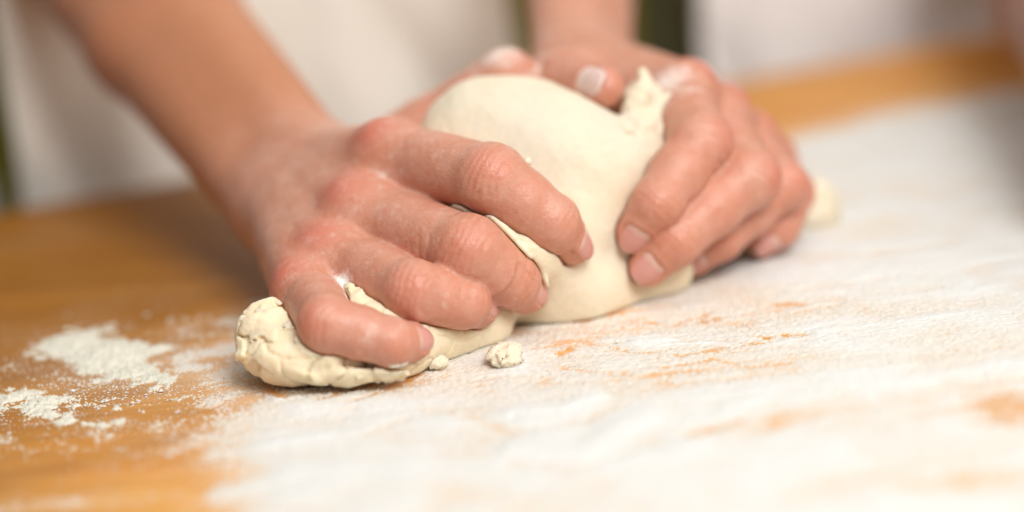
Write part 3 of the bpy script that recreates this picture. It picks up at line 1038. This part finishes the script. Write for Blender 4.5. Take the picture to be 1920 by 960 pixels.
def dough_base(p):
    d = ball(p, cf((922, 290, 52)), 27.5)
    d = smin(d, ball(p, cf((1030, 312, 46)), 27), 14)
    d = smin(d, ball(p, cf((1136, 318, 42)), 18.5), 9)
    d = smin(d, ball(p, cf((1035, 428, 45)), 27), 12)
    d = smin(d, ball(p, cf((1195, 440, 50)), 18), 12)
    d = smin(d, ball(p, cf((880, 430, 44)), 26), 14)
    d = smin(d, cone(p, cf((935, 560, 34)), cf((1085, 550, 36)), 12.5, 13), 8)
    d = smin(d, cone(p, cf((1085, 550, 36)), cf((1225, 520, 50)), 13, 10.5), 8)
    # the far end of the dough, squeezed out behind the little finger of the other hand
    d = smin(d, cone(p, cf((1250, 400, 84)), cf((1400, 400, 104)), 17, 14), 12)
    d = smin(d, cone(p, cf((1400, 400, 104)), cf((1516, 398, 112)), 14, 11), 6)
    d = smin(d, ball(p, cf((1534, 382, 112)), 8.5), 5)
    # folded lip squeezed up between fore and middle finger
    d = smin(d, cone(p, cf((815, 362, 24)), cf((900, 398, 9)), 8.5, 9.5), 5)
    d = smin(d, cone(p, cf((900, 398, 9)), cf((985, 462, 8)), 9.5, 10), 6)
    d = smin(d, cone(p, cf((985, 462, 8)), cf((1050, 545, 36)), 10, 13), 11)
    d = smin(d, leaf(p, (945, 440, -2), (15, 2.2, 5), -0.8, 0.3), 1.5)
    d = smin(d, leaf(p, (1003, 500, 6), (9, 2.4, 5), -1.0, 0.3), 1.5)
    # long low roll under the ring and little fingers
    d = smin(d, cone(p, cf((520, 636, -8)), cf((720, 640, -14)), 13, 12), 9)
    d = smin(d, cone(p, cf((720, 640, -14)), cf((890, 600, 14)), 12, 13), 9)
    d = smin(d, ball(p, cf((760, 560, 22)), 17), 10)
    d = smin(d, cone(p, cf((670, 556, -8)), cf((805, 606, -6)), 6.5, 5.5), 4)
    d = smin(d, ell(p, cf((575, 668, -18)), CAMFR, (21, 9.5, 14)), 7)
    for c, sz, an, ti in [((505, 690, -22), (11, 2.2, 6), -0.35, 0.5), ((560, 706, -26), (10, 1.8, 6), -0.28, 0.4), ((478, 615, -14), (6, 4, 5), 0.9, 0.2), ((520, 585, -6), (8, 3, 6), 0.25, 0.4),
                          ((650, 708, -28), (9, 2.4, 5), -0.05, 0.5), ((720, 704, -28), (8, 2.2, 5), 0.1, 0.5), ((590, 648, -30), (8, 5, 3), -0.6, 0.1), ((540, 640, -24), (8, 5.5, 3), 0.5, 0.1)]:
        d = smin(d, leaf(p, c, sz, an, ti), 1.2)
    # torn shoulder against the other hand
    d = smin(d, cone(p, cf((1205, 195, 56)), cf((1215, 270, 50)), 8.5, 9.5), 5)
    d = smin(d, cone(p, cf((1215, 260, 50)), cf((1180, 360, 44)), 10, 10), 7)
    for c, sz, an, ti in [((1216, 172, 48), (9, 3.0, 3), 1.9, 0.5), ((1190, 195, 46), (9, 4.5, 3), 1.2, 0.3), ((1232, 205, 48), (8, 4, 3), 0.7, 0.4), ((1200, 255, 40), (10, 5, 3), 1.0, 0.3),
                          ((1225, 250, 42), (8, 3.5, 2.5), 0.5, 0.5), ((1214, 318, 34), (7, 2.2, 2), -0.45, 0.2), ((1196, 225, 40), (8, 5, 2.6), 0.2, 0.5), ((1186, 275, 36), (10, 4.5, 2.5), 1.25, 0.4)]:
        d = smin(d, leaf(p, c, sz, an, ti), 1.6)
    g = cone(p, cf((1222, 392, 22)), cf((1108, 420, 9)), 5.5, 4.0)          # the waist where the upper fold sags over
    if g is not None and d is not None: d = smax(d, -g, 6.0)
    g = cone(p, cf((1172, 222, 33)), cf((1184, 262, 33)), 1.6, 0.8)
    if g is not None and d is not None: d = smax(d, -g, 1.5)
    d = smin(d, cone(p, cf((1268, 506, 46)), cf((1180, 535, 48)), 5, 9), 6)
    return d


def rough_mask(p):
    m = 0
    for c, r, a in [(cf((520, 640, -8)), 24, 1.0), (cf((640, 690, -20)), 18, 1.0), (cf((730, 690, -24)), 16, 0.9), (cf((760, 580, -4)), 16, 0.9), (cf((1215, 210, 54)), 15, 0.38), (cf((1215, 280, 50)), 14, 0.45), (cf((1180, 250, 36)), 9, 0.35),
                    (cf((850, 620, 0)), 14, 0.35), (cf((950, 440, 4)), 13, 0.35), (cf((690, 555, -6)), 13, 1.0), (cf((1540, 390, 112)), 16, 1.0)]:
        m = np.maximum(m, a * np.exp(-((p - c) ** 2).sum(1) / r ** 2))
    return m


WDIR = np.array([[0.9, 0.25, 0.2], [-0.3, 0.8, 0.3], [0.1, -0.35, 1.25]])


def hands_only(p):
    a, b = hand_field(p, right), hand_field(p, left)
    return b if a is None else (a if b is None else np.minimum(a, b))


def dough_field(p):
    d = dough_base(p)
    if d is None: return None
    m = rough_mask(p)
    if m.max() > 0.02 and len(p) > 1:
        w = p + 2.0 * np.stack([vnoise(p / 5, 401), vnoise(p / 5, 402), vnoise(p / 5, 403)], 1)
        f1, f2, cid = worley((w @ WDIR.T) / 11.0, 411)
        g1, g2, cid2 = worley((w @ WDIR.T) / 4.2, 421)
        d = d + m * (1.9 * (1 - sstep(0.0, 0.11, f2 - f1)) - 2.6 * (cid - 0.5) - 0.6 * (cid2 - 0.5) + 0.35 * (1 - sstep(0, 0.2, g2 - g1)) + 0.6 * fbm(p / 4.0, 2, 431))
    if len(p) > 1:                                                       # soft dents and stretch lines
        st = (p @ CAMFR.T)
        d = d + 0.7 * fbm(p / 15.0, 2, 441) + 0.10 * vnoise(np.stack([(st[:, 0] + 0.6 * st[:, 1]) / 2.6, (st[:, 1] - 0.6 * st[:, 0]) / 14.0, st[:, 2] / 9.0], 1), 451) + 0.08 * vnoise(p / 1.9, 461)
    d = smax(d, 0.35 - p[:, 2] if p.ndim == 2 else d, 1.5)
    h = hands_only(p)
    if h is not None:
        d = smax(d, 0.22 - h, 1.6)
    return d


def build_dough():
    lo = np.minimum.reduce([cf((430, 700, -20)), cf((800, 130, 40)), T(600, 760)]) - 25
    hi = np.maximum.reduce([cf((1290, 500, 60)), cf((1580, 380, 120)), cf((920, 130, 90)), cf((1250, 140, 70))]) + 25
    lo[2] = -6
    v, f = mesh_field(dough_field, lo, hi, 0.75, newton=1)
    m = rough_mask(v)
    w = v + 2.0 * np.stack([vnoise(v / 5, 401), vnoise(v / 5, 402), vnoise(v / 5, 403)], 1)
    f1, f2, _ = worley((w @ WDIR.T) / 11.0, 411)
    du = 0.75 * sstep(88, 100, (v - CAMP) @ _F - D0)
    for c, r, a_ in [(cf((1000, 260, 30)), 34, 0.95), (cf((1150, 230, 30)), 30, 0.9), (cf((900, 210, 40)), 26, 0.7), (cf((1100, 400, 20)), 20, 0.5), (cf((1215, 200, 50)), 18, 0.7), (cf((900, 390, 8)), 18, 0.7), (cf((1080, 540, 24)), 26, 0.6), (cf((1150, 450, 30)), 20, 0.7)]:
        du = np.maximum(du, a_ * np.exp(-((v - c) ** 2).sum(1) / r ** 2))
    o = obj('dough', v, f, MAT_DOUGH, None, {'crack': m * (1 - sstep(0.0, 0.16, f2 - f1)), 'dusted': du})
    tag(o, 'cream ball of bread dough squeezed between two hands, ragged at its left end', 'dough')
    return o


DOUGH = build_dough()


def crumb(name, label, c, rad, seed, parent=None, rot=0.0, mat=None):
    c = np.asarray(c, float)
    fr = np.array([[math.cos(rot), math.sin(rot), 0], [-math.sin(rot), math.cos(rot), 0], [0, 0, 1.0]])

    def fn(p):
        d = ell(p, c, fr, rad)
        if d is None or len(p) < 2: return d
        f1, f2, cid = worley(p / 3.4 + seed, seed)
        am = min(1.0, min(rad) / 3.0)
        return d + am * 0.9 * fbm(p / 3.2, 3, seed) - am * 1.0 * (cid - 0.5) + am * 0.25 * (1 - sstep(0, 0.15, f2 - f1))
    R = max(rad) + 4
    v, f = mesh_field(fn, c - R, c + R, 0.45, newton=1, nb=16)
    o = obj(name, v, f, MAT_DOUGH, parent, {'crack': np.zeros(len(v)), 'dusted': np.full(len(v), 0.6)})
    if label: tag(o, label, 'crumb', 'crumbs of dough lying in the flour')
    return o


def tz(px, py, z):
    return T(px, py, z)


crumb('dough_crumb', 'largest ragged crumb of dough lying alone in the flour in front of the hands', tz(946, 668, 3.0), (6.2, 6.5, 3.6), 511, rot=0.5)
crumb('dough_crumb', 'small crumb of dough lying beside the tip of the little finger', tz(818, 680, 2.4), (4.0, 3.4, 2.6), 523, rot=0.2)
crumb('dough_crumb', 'thin flake of dough lying just in front of the dough below the little finger', tz(740, 702, 1.8), (4.0, 3.0, 1.6), 531, rot=0.3)


def sliver(label, c, rad, seed, rot):
    o = crumb('dough_sliver', None, c, rad, seed, rot=rot)
    return tag(o, label, 'dough scrap', 'scraps of dough stuck to the fingers')


sliver('thin pale scrap of dough stuck under the tip of the little finger', P(748, 684, -34), (3.2, 0.7, 0.7), 541, 0.35)
sliver('tiny white scrap of dough stuck on the forefinger just past its middle joint', P(990, 302, 2), (1.6, 1.1, 1.3), 547, 0.8)
